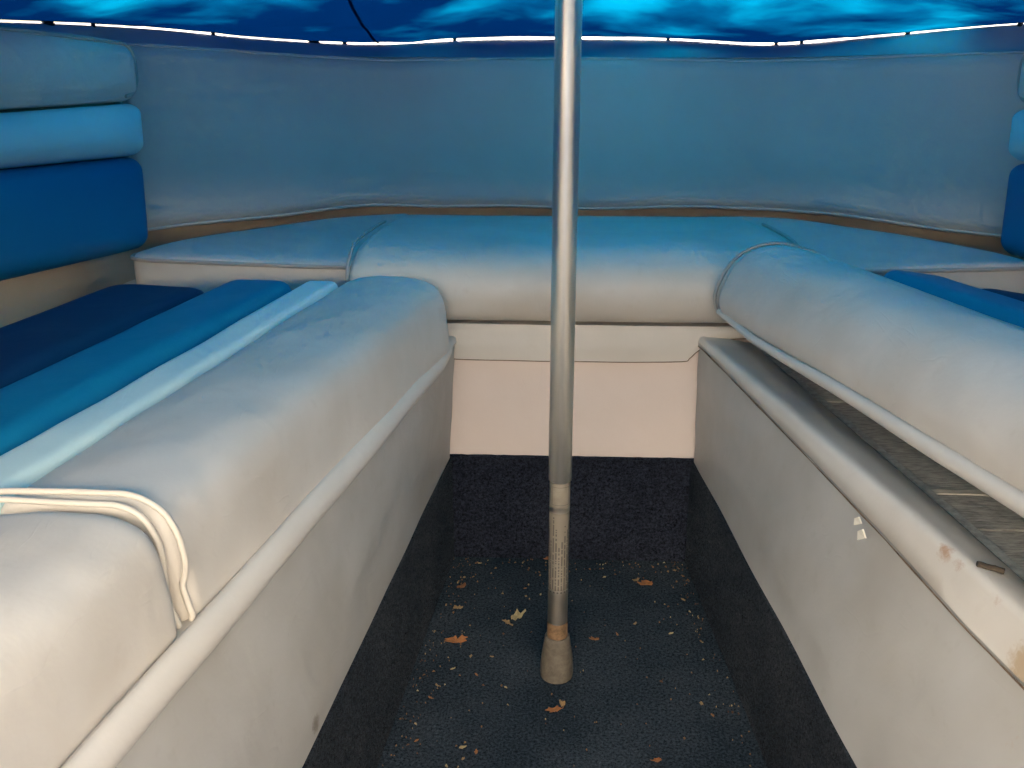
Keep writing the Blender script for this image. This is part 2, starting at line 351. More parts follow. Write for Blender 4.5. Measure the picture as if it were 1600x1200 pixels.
# side bench boxes
def bench_box(s):
    ztop = lambda Y: (.345 if s < 0 else .350 + .010 * min(1, (1.27 - Y) / .5))
    side = 'left' if s < 0 else 'right'
    xin = xinl if s < 0 else xinr
    Y0, Y1 = -.05, 1.285
    def face(u, v):
        Y = Y0 + (Y1 - Y0) * u; z0, z1 = .163, ztop(Y) - .012
        k = v; x = xcarp(Y) + (xin(Y) - xcarp(Y)) * k
        x += -.004 * math.sin(math.pi * v) * min(1, (1.285 - Y) / .25) + .0016 * nz((Y * 5, v * 3, s * 4), 1.5)
        return (s * x, Y, z0 + (z1 - z0) * v)
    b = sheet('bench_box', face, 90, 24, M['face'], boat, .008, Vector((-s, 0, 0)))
    b['label'] = 'vinyl covered %s bench box beside the walkway' % side
    def kick(u, v):
        Y = Y0 + (Y1 + .006 - Y0) * u; x = xflo(Y) + (xcarp(Y) - xflo(Y)) * v - .003
        return (s * (x + .0012 * nz((Y * 8, v * 3, s), 2)), Y, -.002 + .166 * v)
    sheet('carpet_kick', kick, 60, 8, M['carpet_side'], b, .004, Vector((-s, 0, 0)))
    pile(lambda u, v: kick(.5 + .5 * u, .01 + .985 * v), (-s, 0, 0), 24000, .0018, M['carpet_side'], b, 5 + s)
    # rim wrapped in vinyl on top
    rings = []
    for i in range(100):
        Y = Y0 + (1.283 - Y0) * i / 99; zt = ztop(Y); x = xin(Y); drop = (.012 + .024 * min(1, max(0, (1.25 - Y) / .6))) if s > 0 else .011
        wd = .072 - .05 * min(1, (1.27 - Y) / 1.0)
        wb = .0012 * nz((Y * 9, 1, s), 1.5)
        pr = [(.010, zt - drop - .002), (.0005, zt - drop - .001), (-.0022, zt - drop + .001), (-.0032 + wb * .6, zt - drop * .55), (-.0030 + wb * .6, zt - .006), (-.0012, zt - .0012), (.003, zt + .0008), (.010, zt - .0006 + wb), (wd * .5, zt - .003 + wb), (wd - .004, zt - .009), (wd, zt - .014), (wd, zt - .03), (.012, zt - .04)]
        fs = (x - xcarp(Y)) / (zt - .012 - .163)       # the face below leans in; the rim's front follows it
        rings.append([(s * (x + a - (fs * max(0, zt - .004 - z) * (1 if a < .005 else 0))), Y, z) for a, z in pr])
    loft('rim', rings, M['trim'], b, 60)
    if s > 0:
        dr = lambda Y: .012 + .024 * min(1, max(0, (1.25 - Y) / .6))
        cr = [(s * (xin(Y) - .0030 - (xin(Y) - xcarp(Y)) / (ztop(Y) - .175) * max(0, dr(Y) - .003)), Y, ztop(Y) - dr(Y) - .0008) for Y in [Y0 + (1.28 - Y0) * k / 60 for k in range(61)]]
        tube('dirt_shade_seam', cr, [max(.0002, .0007 + .0007 * nz((p[1] * 20, 0, 0), 1)) for p in cr], M['dirt'], b, 5)
    if s > 0:
        # weathered planks with pale battens between them, shown where the cushion is lifted
        edges = [1.262, 1.17, 1.078, .942, .838, .765, .66, .55, .42, .28, .14, .0]
        for k in range(len(edges) - 1):
            a, c = edges[k], edges[k + 1]; bw = .009 if k in (2, 4, 6, 8) else .003
            o = (xin((a + c) / 2) + .072 - .05 * min(1, (1.27 - (a + c) / 2) / 1.0)) - .006
            zz = ztop(c) - .0155 - .0006 * (k % 3)
            V = []
            for (Y, zz2) in ((a - bw, zz), (c, zz)):
                xi = xin(Y) + .072 - .05 * min(1, (1.27 - Y) / 1.0) + .0005
                V += [(xi, Y, zz2), (xi + .26, Y, zz2), (xi, Y, zz2 - .012), (xi + .26, Y, zz2 - .012)]
            mesh('plank', V, [(0, 1, 5, 4), (2, 6, 7, 3), (0, 2, 3, 1), (4, 5, 7, 6), (0, 4, 6, 2), (1, 3, 7, 5)], M['plank'], b, 0)
            if bw > .005:
                xi = xin(a) + .072 - .05 * min(1, (1.27 - a) / 1.0) + .001
                box('batten', (xi, a - bw, zz - .012), (xi + .25, a - .0006, zz + .0012), M['batten'], b)
        es = []
        for k in range(41):
            Y = 1.262 - 1.26 * k / 40; xi = xin(Y) + .072 - .05 * min(1, (1.27 - Y) / 1.0); zz = ztop(Y) - .0125
            es.append([(xi + .0006, Y, zz - .006), (xi + .0006, Y, zz), (xi + .0095, Y, zz + .0004), (xi + .0095, Y, zz - .006)])
        loft('edge_strip', es, M['edge'], b, 30)
        # torn flakes of vinyl on the face
        for (x, y, z, a) in ((.2455, .800, .330, .007), (.2435, .780, .327, .009)):
            V = [(x, y - a * .7, z + a * .1), (x - .0005, y + a * .25, z + a * .55), (x - .0025, y + a * .8, z + a * .05), (x - .004, y + a * .1, z - a * .55), (x - .0015, y, z)]
            mesh('torn_flake', V + [(p[0] + .0015, p[1], p[2]) for p in V], [(0, 1, 4), (1, 2, 4), (2, 3, 4), (3, 0, 4), (5, 9, 6), (6, 9, 7), (7, 9, 8), (8, 9, 5), (0, 5, 6, 1), (1, 6, 7, 2), (2, 7, 8, 3), (3, 8, 5, 0)], M['flake'], b, 0)
    else:
        # padded roll hanging over the edge
        rings = []
        for i in range(120):
            Y = -.05 + (1.262 + .05) * i / 119; x = xin(Y) - .0005; zc = ztop(Y) - .008
            a = .0095 * (1 + .10 * nz((Y * 6, 0, 3), 1)); h = .0120 * (1 + .10 * nz((Y * 4, 5, 3), 1))
            zc += .002 * nz((Y * 5, 9, 0), 1)
            e = max(.02, min(1, (1.264 - Y) / .07)); a *= e ** .5; h *= e ** .5
            rings.append([(s * (x + a * math.cos(t)), Y, zc + h * math.sin(t) + .35 * a * math.cos(t)) for t in [2 * math.pi * k / 16 for k in range(16)]])
        loft('padded_roll', rings, M['white_tight'], b, 70)
        # solid top under the cushions
        sheet('seat_board', lambda u, v: (s * (xin(-.05 + 1.3 * u) + .03 + .28 * v), -.05 + 1.3 * u, .345), 8, 2, M['plank'], b, .012, Vector((0, 0, 1)))
bench_box(-1); bench_box(1)

# cream hull liner (behind pads, down to bench level), deck rim, outer shell
def strip(name, A, B, mat, parent, nb=1, f=None):
    V = []; n = len(A)
    for i in range(n):
        for j in range(nb + 1):
            p = A[i].lerp(B[i], j / nb)
            if f: p = p + f(i / (n - 1), j / nb)
            V.append(p)
    F = [(i * (nb + 1) + j, (i + 1) * (nb + 1) + j, (i + 1) * (nb + 1) + j + 1, i * (nb + 1) + j + 1) for i in range(n - 1) for j in range(nb)]
    return mesh(name, V, F, mat, parent, 50)
strip('deck_rim', IC, GC, M['deck'], boat, 6, lambda s, t: Vector((0, 0, .004 * math.sin(math.pi * t))))
LB = [(0, 1.87, .34), (.2, 1.87, .34), (.39, 1.862, .34), (.54, 1.765, .34), (.718, 1.615, .34), (.738, 1.40, .34), (.79, 1.10, .34), (.80, .7, .34), (.82, .2, .34), (.82, -.5, .0), (.82, -2.6, .0)]
strip('hull_liner', IC, catmull(full(LB), 12), M['cream'], boat, 4)
HB = [(0, 2.02, -.25), (.2, 2.00, -.27), (.36, 1.93, -.3), (.53, 1.80, -.33), (.68, 1.62, -.36), (.76, 1.38, -.38), (.82, 1.10, -.4), (.86, .7, -.42), (.88, .2, -.42), (.88, -.5, -.42), (.88, -2.6, -.42)]
GO = [v + Vector((0, 0, -.004)) for v in GC]
strip('hull_shell', GO, catmull(full(HB), 12), M['hull'], boat, 6)
KB = catmull([(0, b, c - .25 if i else c) for i, (a, b, c) in enumerate(HB)], 12)
hb = catmull(full(HB), 12); kk = KB[::-1] + KB[1:]
strip('hull_bottom', hb, kk, M['hull'], boat, 2)
# cockpit behind the camera: consoles either side of the walk-through, floor, rear seat, transom
for s in (-1, 1):
    box('console', (min(s * .42, s * .86), -.42, 0.0), (max(s * .42, s * .86), -.06, .60), M['cockpit'], boat, .03)
box('cockpit_floor', (-.82, -2.6, -.03), (.82, -.052, -.006), M['carpet_side'], boat)
box('rear_seat', (-.80, -1.9, -.006), (.80, -1.30, .40), M['cockpit'], boat, .03)
box('rear_seat_back', (-.80, -2.15, -.006), (.80, -1.92, .72), M['cockpit'], boat, .04)
box('transom', (-.95, -2.62, -.4), (.95, -2.50, .75), M['hull'], boat, .02)

# the house added behind the camera: cream render bounces light, plinth cuts it low
unseen_house = tag(empty('unseen_house', (0, -6, -.95)), 'cream rendered house with dark stone plinth, added behind the boat to bounce warm light', 'unseen_house')
box('bounce_wall', (-8, -7.0, 1.68), (8, -5.5, 5.2), M['render'], unseen_house)
box('plinth', (-8.03, -7.0, -.95), (8.03, -5.47, 1.68), M['stone'], unseen_house)  # dark base sized to keep low-angle warm light out of the bow
prism('roof', [(-7.2, 5.2), (-5.2, 5.2), (-5.2, 5.32), (-7.2, 6.6)], 'x', -8.3, 8.3, M['roof'], unseen_house)
for x in (-6.2, 5.0):
    wf = box('window', (x, -5.5, 2.4), (x + 1.1, -5.44, 3.8), M['hull'], unseen_house); box('pane', (x + .08, -5.45, 2.48), (x + 1.02, -5.435, 3.72), M['glass'], wf)
# snap studs along the rim
fx = [p for p in GC]
def onrim(X, Y):
    return min(GC, key=lambda p: (p.x - X) ** 2 + (p.y - Y) ** 2)
SN = [(-.771, 1.522, .010), (-.739, 1.603, .004), (-.62, 1.806, .004), (-.48, 1.953, .012), (-.431, 1.991, .005), (-.231, 2.08, .004), (-.011, 2.099, .004), (.19, 2.09, .004), (.388, 2.024, .004), (.427, 1.994, .004), (.578, 1.863, .005), (.70, 1.70, .005), (.80, 1.45, .005)]
def rimpt(X, Y):
    best = None
    for i in range(len(GC) - 1):
        a, b = GC[i], GC[i + 1]; d = b - a; t = max(0, min(1, ((X - a.x) * d.x + (Y - a.y) * d.y) / (d.x ** 2 + d.y ** 2)))
        p = a + d * t; e = (p.x - X) ** 2 + (p.y - Y) ** 2
        if best is None or e < best[0]: best = (e, p)
    return best[1]
def gap(p):
    # height of the open slit under the hem of the cover
    g0 = .0042 + .0020 * nz((p.x * 3, p.y * 3, 1), 1) + .0016 * nz((p.x * 14, p.y * 14, 4), 1)
    if p.x > .5: g0 *= .62
    if p.x < -.7: g0 *= .75
    return max(.0016, g0)
for (X, Y, r) in SN:
    p = rimpt(X, Y); h = gap(p) + .001
    prof = [(r * .9, -.003), (r, .0004), (r * .85, .001), (r * .8, h * .55), (r * 1.0, h * .6), (r * .95, h)]
    loft('snap_stud', [[(p.x + a * math.cos(t), p.y + a * math.sin(t), p.z + z) for t in [2 * math.pi * k / 12 for k in range(12)]] for a, z in prof], M['stud'], boat, 40)

# ------------------------------------------------------------------ blue cover over the boat
cov = tag(empty('boat_cover', (0, 1.0, 1.08)), 'translucent mottled blue cover stretched overhead above the boat rim', 'boat cover')
CI = [i for i, p in enumerate(GC) if p.y > -.03]
E = [GC[i] for i in CI]
PTOP = 1.10
def cpt(i, t):
    e = E[i]; out = Vector((e.x, e.y - 1.0, 0)); out = out.normalized() if e.y > 1 else Vector((math.copysign(1, e.x), 0, 0))
    zr = PTOP if e.y > 1.0 else .80 + (PTOP - .80) * max(0, e.y) ** 1.25
    rid = Vector((-.018, min(e.y, 1.02), zr))
    a = e + out * .004
    p = a.lerp(rid, t)
    z = e.z + gap(e) + (zr - e.z - gap(e)) * (t ** 1.75)
    ph = math.atan2(p.x + .018, p.y - 1.02); z += .007 * nz((p.x * 3, p.y * 3, 2), 1.6) * min(1, t * 6) + .004 * nz((p.x * 3, p.y * 3, 7), 4) * min(1, t * 6) + (.006 * nz((ph * 7, t * 1.2, 3), 1) + .003 * nz((ph * 19, t * 2, 9), 1)) * min(1, t * 8) * (1 - t)
    return Vector((p.x, p.y, z))
NT = 60
V = [cpt(i, (j / NT) ** 1.2) for i in range(len(E)) for j in range(NT + 1)]
F = [(i * (NT + 1) + j, (i + 1) * (NT + 1) + j, (i + 1) * (NT + 1) + j + 1, i * (NT + 1) + j + 1) for i in range(len(E) - 1) for j in range(NT)]
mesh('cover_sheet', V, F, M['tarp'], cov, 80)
hr = []
for i in range(len(E)):
    p = cpt(i, 0); hr.append(p + Vector((0, 0, .001)))
tube('hem', hr, .0018, M['seam'], cov, 6)
def seam(i0, i1, t0, t1, wd, n=40):
    A, B = [], []
    for k in range(n + 1):
        u = k / n; ii = i0 + (i1 - i0) * u; t = t0 + (t1 - t0) * u
        def at(ii, t):
            a = int(ii); a = max(0, min(len(E) - 2, a)); return cpt(a, t).lerp(cpt(a + 1, t), ii - a)
        A.append(at(ii, t) - Vector((0, 0, .0012))); B.append(at(ii, t + wd) - Vector((0, 0, .0025)))
    strip('seam_tape', A, B, M['seam'], cov, 1)
nE = len(E)
def eidx(X, Y): return min(range(nE), key=lambda i: (E[i].x - X) ** 2 + (E[i].y - Y) ** 2)
from mathutils.bvhtree import BVHTree
bvh = BVHTree.FromPolygons([tuple(v) for v in V], F)
A, B = [], []
for k in range(60):
    y = 2.035 - 1.2 * k / 59
    for o_, Lst in ((-.3715, A), (-.3665, B)):
        h_ = bvh.ray_cast(Vector((o_ + .06 * (2.035 - y), y, 3)), Vector((0, 0, -1)))
        Lst.append((h_[0] if h_[0] else Vector((o_, y, .72))) - Vector((0, 0, .0025)))
strip('seam_tape', A, B, M['seam'], cov, 1)
seam(eidx(-.745, 1.60), eidx(-.50, 1.94), .015, .24, .008)

# ------------------------------------------------------------------ upholstered pads
def pad(name, P, LU, LV, T, mat, parent, r=.02, corner=.012, corners=None, nu=60, nv=24, bulge=.0, seed=0, wob=.0015):
    """pillow on the patch P(a,b) -> (point, normal); a in 0..LU, b in 0..LV (metres)"""
    V = []
    cs = corners or (corner,) * 4            # (a0b0, a1b0, a1b1, a0b1)
    def cl(k, n):                              # denser near the borders
        x = k / n; return x - .12 * math.sin(2 * math.pi * x) * .9
    for i in range(nu + 1):
        for j in range(nv + 1):
            a, b = LU * cl(i, nu), LV * cl(j, nv)
            q = (0 if a < LU / 2 else 1) if b < LV / 2 else (3 if a < LU / 2 else 2)
            c = cs[q]; ca = c if a < LU / 2 else LU - c; cb = c if b < LV / 2 else LV - c
            dx = (ca - a) if a < LU / 2 else (a - ca); dy = (cb - b) if b < LV / 2 else (b - cb)
            if dx > 0 and dy > 0:
                m_ = max(dx, dy); h = math.hypot(dx, dy); dx2, dy2 = dx * m_ / h, dy * m_ / h
                a = ca - dx2 if a < LU / 2 else ca + dx2; b = cb - dy2 if b < LV / 2 else cb + dy2
                d = c - math.hypot(dx2, dy2)
                d = min(d, 9)
            else:
                d = min(a, LU - a, b, LV - b)
            k = min(1, max(0, d) / r); off = T * math.sqrt(max(0, 1 - (1 - k) ** 2))
            p, nrm = P(a, b)
            off += bulge * math.sin(math.pi * a / LU) * math.sin(math.pi * b / LV) * k + wob * nz((a * 9, b * 9, seed), 1) * k
            V.append(p + nrm * off)
    q = lambda i, j: i * (nv + 1) + j
    F = [(q(i, j), q(i + 1, j), q(i + 1, j + 1), q(i, j + 1)) for i in range(nu) for j in range(nv)]
    n = len(V); rim = [q(i, 0) for i in range(nu + 1)] + [q(nu, j) for j in range(1, nv + 1)] + [q(i, nv) for i in range(nu - 1, -1, -1)] + [q(0, j) for j in range(nv - 1, 0, -1)]
    for k in rim:
        a, b = divmod(k, nv + 1); V.append(V[k] - P(min(LU, max(0, LU * a / nu)), LV * b / nv)[1] * .012)
    F += [(rim[k], rim[(k + 1) % len(rim)], n + (k + 1) % len(rim), n + k) for k in range(len(rim))]
    return mesh(name, V, F, mat, parent, 60)

# bow backrest: centre part and two wings in one padded board
back = tag(empty('bow_back_cushion', (0, 1.8, .43)), 'long white vinyl backrest wrapped around the bow above the bow seat', 'backrest')
BP = [(-.700, 1.560, 0), (-.60, 1.628, 0), (-.48, 1.713, 0), (-.40, 1.768, 0), (-.345, 1.793, 0), (-.27, 1.80, 0), (0, 1.802, 0), (.27, 1.80, 0), (.345, 1.793, 0), (.40, 1.768, 0), (.48, 1.713, 0), (.60, 1.628, 0), (.700, 1.560, 0)]
bp = catmull(BP, 8); cum = [0]
for i in range(1, len(bp)): cum.append(cum[-1] + (bp[i] - bp[i - 1]).length)
LB_ = cum[-1]
def backP(a, b, LV=.262):
    import bisect
    i = min(len(bp) - 2, max(0, bisect.bisect_right(cum, a) - 1)); t = (a - cum[i]) / (cum[i + 1] - cum[i])
    p = bp[i].lerp(bp[i + 1], t); d = (bp[i + 1] - bp[i]).normalized(); nrm = Vector((d.y, -d.x, 0))
    if nrm.y > 0: nrm = -nrm
    e = abs(2 * a / LB_ - 1)
    zb = .424 + .004 * math.sin(e * 3) + .0015 * math.sin(a * 21)
    right = a > LB_ / 2
    zt = .684 + ((.020 if right else .030) * max(0, (e - .42) / .58)) + .002 * math.sin(a * 9 + 1)
    z = zb + (zt - zb) * b / LV
    q = p - nrm * (.04 * b / LV) + nrm * .0
    return Vector((q.x, q.y, z)), (nrm + Vector((0, 0, .12))).normalized()
pad('back_pad', backP, LB_, .262, .022, M['white_tight'], back, .022, .02, nu=150, nv=30, bulge=.006, wob=.0012)
def ring_path(P, LU, LV, off, inset=.0, cs=.02, n=60):
    out = []
    for (a0, b0, a1, b1) in ((inset, inset, LU - inset, inset), (LU - inset, inset, LU - inset, LV - inset), (LU - inset, LV - inset, inset, LV - inset), (inset, LV - inset, inset, inset)):
        for k in range(n):
            a = a0 + (a1 - a0) * k / n; b = b0 + (b1 - b0) * k / n
            p, nr = P(a, b); out.append(p + nr * off)
    out.append(out[0].copy()); return out
rp = ring_path(backP, LB_, .262, .014, .004, n=90)
tube('piping', rp[:91], 0.0027, M['white_tight'], back, 6)
tube('piping', rp[90:181], 0.0027, M['white_tight'], back, 6)
tube('piping', rp[180:271], 0.0027, M['white_tight'], back, 6)
tube('piping', rp[270:], 0.0027, M['white_tight'], back, 6)

# side backrests: top pad, pale roll, royal blue lower pad
SP = [(.622, 1.447, 0), (.650, 1.362, 0), (.700, 1.23, 0), (.745, 1.10, 0), (.785, .90, 0), (.81, .65, 0), (.82, .4, 0)]
def side_back(s):
    lab = 'padded side backrest with pale blue roll, ' + ('along the left hull side' if s < 0 else 'cut off by the right photo edge')
    root = tag(empty('side_back_cushion', (s * .7, 1.2, .43)), lab, 'backrest', 'side backrests')
    sp = catmull([(s * a, b + (.045 if s > 0 and k == 0 else 0), 0) for k, (a, b, c) in enumerate(SP)], 10); cu = [0]
    for i in range(1, len(sp)): cu.append(cu[-1] + (sp[i] - sp[i - 1]).length)
    LU = cu[-1]
    def mk(z0, z1, slope0, slope1, inward):
        def P(a, b):
            import bisect
            i = min(len(sp) - 2, max(0, bisect.bisect_right(cu, a) - 1)); t = (a - cu[i]) / (cu[i + 1] - cu[i])
            p = sp[i].lerp(sp[i + 1], t); d = (sp[i + 1] - sp[i]).normalized(); nr = Vector((d.y, -d.x, 0))
            if nr.x * s > 0: nr = -nr
            zb = z0 + slope0 * a - (.006 if s > 0 else 0); zt = z1 + slope1 * a - (.006 if s > 0 else 0); z = zb + (zt - zb) * b / (z1 - z0)
            lean = (z - .43) * .10
            q = p - nr * (lean + .030) + nr * inward + Vector((0, (z - .43) * .30, 0))
            return Vector((q.x, q.y, z)), (nr + Vector((0, 0, .10))).normalized()
        return P
    def edge(P, LV, off, c, i0=0):
        # piping around the far end (a = 0)
        i_ = .007; LV -= 2 * i_; pts = []
        pass
        for k in range(9): t = math.pi / 2 * k / 8; pts.append((c - c * math.sin(t), c - c * math.cos(t)))
        for k in range(1, 10): pts.append((0, c + (LV - 2 * c) * k / 10))
        for k in range(9): t = math.pi / 2 * k / 8; pts.append((c - c * math.cos(t), LV - c + c * math.sin(t)))
        for k in range(12): pts.append((c + .5 * k / 11, LV))
        return [P(a + i_, b + i_)[0] + P(a + i_, b + i_)[1] * off for a, b in pts]
    P1 = mk(.632, .716, .025, .115, .0); pad('top_pad', P1, LU, .084, .034, M['white'], root, .030, corners=(.02, .02, .02, .034), nu=80, nv=24, bulge=.004, seed=s)
    tube('piping', edge(P1, .084, .0240, .026), .0032, M['dull_piping'], root, 6)
    P2 = mk(.556, .630, .045, .018, .004); pad('pale_roll', P2, LU, .074, .036, M['pale_blue'], root, .036, corner=.016, nu=80, nv=24, seed=s + 2)
    P3 = mk(.425, .555, .030, .045, .0); pad('lower_pad', P3, LU, .130, .030, M['royal'], root, .028, corner=.022, nu=80, nv=24, bulge=.006, seed=s + 4)
side_back(-1); side_back(1)

# ------------------------------------------------------------------ cushions
def endk(d, r):
    if d >= r: return 1.0
    return math.sqrt(max(0.0, 1 - (1 - max(0, d) / r) ** 2))
def run(name, prof, Ya, Yb, X0, s, mat, parent, ra=.02, rb=.02, n=80, T=None, skew=0.0, wob=.0016, seed=0, smooth=60):
    """loft profile [(u,z)] along a side bench from Ya (near) to Yb (far); X0(Y) inner line, ends rounded by ra, rb; T optional transform"""
    us = [p[0] for p in prof]; zs = [p[1] for p in prof]; uc = (min(us) + max(us)) / 2; hw = (max(us) - min(us)) / 2; zb = min(zs); hh = max(zs) - zb
    st = []
    for k in range(8): st.append(Ya + ra * (1 - math.cos(math.pi / 2 * k / 8)))
    for k in range(n + 1): st.append(Ya + ra + (Yb - rb - Ya - ra) * k / n)
    for k in range(1, 9): st.append(Yb - rb + rb * math.sin(math.pi / 2 * k / 8))
    rings = []
    for Y in st:
        k = 1.0; r = 0
        if Y - Ya < ra: k = endk(Y - Ya, ra); r = ra
        elif Yb - Y < rb: k = endk(Yb - Y, rb); r = rb
        su = max(.02, 1 - (1 - k) * r / hw); sz = max(.02, 1 - (1 - k) * r * .9 / hh)
        ring = []
        for (u, z) in prof:
            uu = uc + (u - uc) * su; zz = zb + (z - zb) * sz
            yy = Y + skew * u; uu *= (1 + .20 * (1.2 - Y)) if s < 0 and uu > 0 else 1
            if s < 0: uu -= .016 * min(1, max(0, (Y - .6) / .6)) * max(0, 1 - max(0, u) / .1)
            w_ = wob * nz((uu * 12, Y * 7, zz * 12 + seed), 1) + wob * .6 * nz((uu * 30, Y * 14, zz * 25 + seed), 1)
            top = (zz - zb) / hh
            p = Vector((s * (X0(Y) + uu - w_ * (1 - top) * .8), yy, zz + w_ * top))
            ring.append(T(p) if T else p)
        rings.append(ring)
    return loft(name, rings, mat, parent, smooth)
def dense(P, n=5): return [(p.x, p.y) for p in catmull([(a, b, 0) for a, b in P], n)]
def pleat(u0, u1, z0, z1, crown=.35, m=18):
    """rounded bar profile, closed"""
    w_ = u1 - u0; out = [(u0 + .002, z0)]
    for k in range(m + 1):
        t = k / m; x = 2 * t - 1; out.append((u0 + w_ * (t), z0 + (z1 - z0) * (1 - abs(x) ** 7) ** .36 if abs(x) < 1 else z0 + .002))
    out.append((u1 - .002, z0)); return out
BOL = dense([(.012, .352), (.000, .358), (-.006, .378), (-.001, .402), (.010, .424), (.030, .440), (.060, .4465), (.095, .445), (.118, .439), (.130, .428), (.133, .405)], 4) + [(.132, .366), (.07, .356)]
BOLL = dense([(.020, .338), (.009, .342), (.0085, .364), (.0105, .390), (.014, .411), (.022, .427), (.040, .4365), (.068, .4395), (.095, .439), (.118, .435), (.130, .426), (.133, .405)], 4) + [(.132, .366), (.07, .350)]
def bolster_end_path(prof, Y, X0, s, r_in, off, skew, T=None, cut=None):
    out = []
    us = [p[0] for p in prof]; zs = [p[1] for p in prof]; uc = (min(us) + max(us)) / 2
    for (u, z) in (cut or prof):
        p = Vector((s * (X0(Y) + u), Y + skew * u + off, z)); out.append(T(p) if T else p)
    return out
def bench_cushion(s, Ya, Yb, label, group=None, T=None, skew=.05, far_r=(.022, .02, .035, .05), near=True, far=True, seed=0):
    root = tag(empty('bench_cushion', (s * .4, (Ya + Yb) / 2, .36)), label, 'cushion', group)
    xin = xinl if s < 0 else xinr
    b = run('bolster', BOLL if s < 0 else BOL, Ya, Yb, xin, s, M['white'], root, .012, far_r[0], T=T, skew=skew, seed=seed, n=110, wob=.0026)
    run('stripe', pleat(.128, .180, .366, .4345 if s < 0 else .424), Ya, Yb - .012, xin, s, M['stripe'], root, .012, far_r[1], T=T, skew=skew, seed=seed + 1)
    run('blue_panel', pleat(.178, .275, .366, .4405), Ya, Yb - .02, xin, s, M['blue'], root, .012, far_r[2], T=T, skew=skew, seed=seed + 2)
    run('navy_panel', pleat(.2735, .425, .366, .436), Ya, Yb - .03, xin, s, M['navy'], root, .012, far_r[3], T=T, skew=skew, seed=seed + 3)
    return root
CUT = [p for p in BOL[:-2]]
c1 = bench_cushion(-1, .601, 1.246, 'long left bench cushion reaching the bow seat, white bolster with blue stripes', 'side bench cushions')
c2 = bench_cushion(-1, .02, .595, 'nearest left bench cushion in the bottom left corner, piped at its end', 'side bench cushions', seed=11)
def cord(root, pts, Y, r=.0034):
    tube('piping', [(x, Y - .05 * (x + .30) - .0 * z, z) for x, z in [(p.x, p.y) for p in catmull([(a, b, 0) for a, b in pts], 6)]], r, M['piping'], root, 8)
cord(c1, [(-.56, .436), (-.50, .441), (-.45, .438), (-.406, .4415), (-.37, .443), (-.339, .4435), (-.315, .4425), (-.296, .432), (-.287, .415), (-.2835, .395), (-.285, .382), (-.2875, .372), (-.285, .357), (-.2835, .347), (-.288, .334)], .602, .0025)
cord(c2, [(-.56, .434), (-.50, .438), (-.45, .436), (-.407, .439), (-.371, .4385), (-.344, .4385), (-.322, .438), (-.308, .431), (-.300, .417), (-.2965, .402), (-.2965, .379), (-.2955, .360), (-.291, .345), (-.291, .332)], .5945, .0024)
# right cushion: slid outboard and propped up on its inner side
def TR(p):
    # pivot about the far inner corner: raise inner edge, more so toward the camera, tip down outboard
    Y = p.y; u = p.x - xinr(Y)
    k = max(0, min(1.2, (1.25 - Y) / .65))
    z = p.z + .038 + .036 * k - .15 * max(0, u - .06)
    x = p.x + .004 + .012 * k + (p.z - .366) * .10
    return Vector((x, Y + .006, z))
c3 = bench_cushion(1, .10, 1.250, 'right bench cushion propped up above its bare plank base', 'side bench cushions', T=TR, seed=23, far_r=(.035, .02, .03, .04))
tube('piping', [TR(Vector((xinr(1.238) + u * .985 + .001, 1.238, z))) for u, z in BOL[1:42]], .0024, M['dull_piping'], c3, 6)
fl = []
for i in range(90):
    Y = .12 + (1.236 - .12) * i / 89
    kk_ = min(1, max(0, (1.236 - Y) / .12)); p = TR(Vector((xinr(Y) + .004 - .008 * kk_ + .003 * nz((Y * 5, 0, 2), 1), Y, .357 - .003 * kk_ + .003 * nz((Y * 4, 3, 2), 1)))); fl.append(p)
tube('welt', fl, [.0036 + .0036 * min(1, max(0, (1.24 - p.y) / .5)) for p in fl], M['white_tight'], c3, 10, 1.15)

# bow cushion
bow = tag(empty('bow_cushion', (0, 1.5, .36)), 'wide white bow seat cushion with rounded front and flat piped wings', 'cushion')
def wing_pt(s, a, b):
    pass
for s in (-1, 1):
    out = catmull([(.285, 1.345, 0), (.40, 1.352, 0), (.52, 1.366, 0), (.600, 1.376, 0), (.632, 1.386, 0), (.640, 1.410, 0), (.615, 1.470, 0), (.56, 1.545, 0), (.47, 1.635, 0), (.38, 1.705, 0), (.285, 1.735, 0)], 6)
    n = len(out); cx, cy = .36, 1.50
    V = []; F = []
    lay = [(1.0, .366), (1.0, .395), (1.0, .421), (.985, .4265), (.95, .4295), (.85, .4315), (.6, .4335), (.3, .434)]
    for (k, z) in lay:
        for p in out: 
            x, y = cx + (p.x - cx) * k, cy + (p.y - cy) * k
            V.append((s * x, y, z + .0025 * nz((x * 7, y * 7, s), 1) * (1 if k < 1 else 0)))
    for l in range(len(lay) - 1):
        for j in range(n): F.append((l * n + j, l * n + (j + 1) % n, (l + 1) * n + (j + 1) % n, (l + 1) * n + j))
    F.append(tuple((len(lay) - 1) * n + j for j in range(n))); F.append(tuple(range(n))[::-1])
    mesh('wing', V, F, M['white'], bow, 60)
    tube('piping', [(s * (cx + (p.x - cx) * 1.003), cy + (p.y - cy) * 1.003, .4235) for p in out], .0032, M['dull_piping'], bow, 6)
BF = dense([(1.300, .366), (1.284, .368), (1.270, .380), (1.262, .402), (1.264, .424), (1.276, .444), (1.300, .456), (1.335, .461), (1.40, .460), (1.50, .452), (1.60, .442), (1.69, .432), (1.735, .425)], 4) + [(1.745, .41), (1.745, .366)]
rings = []
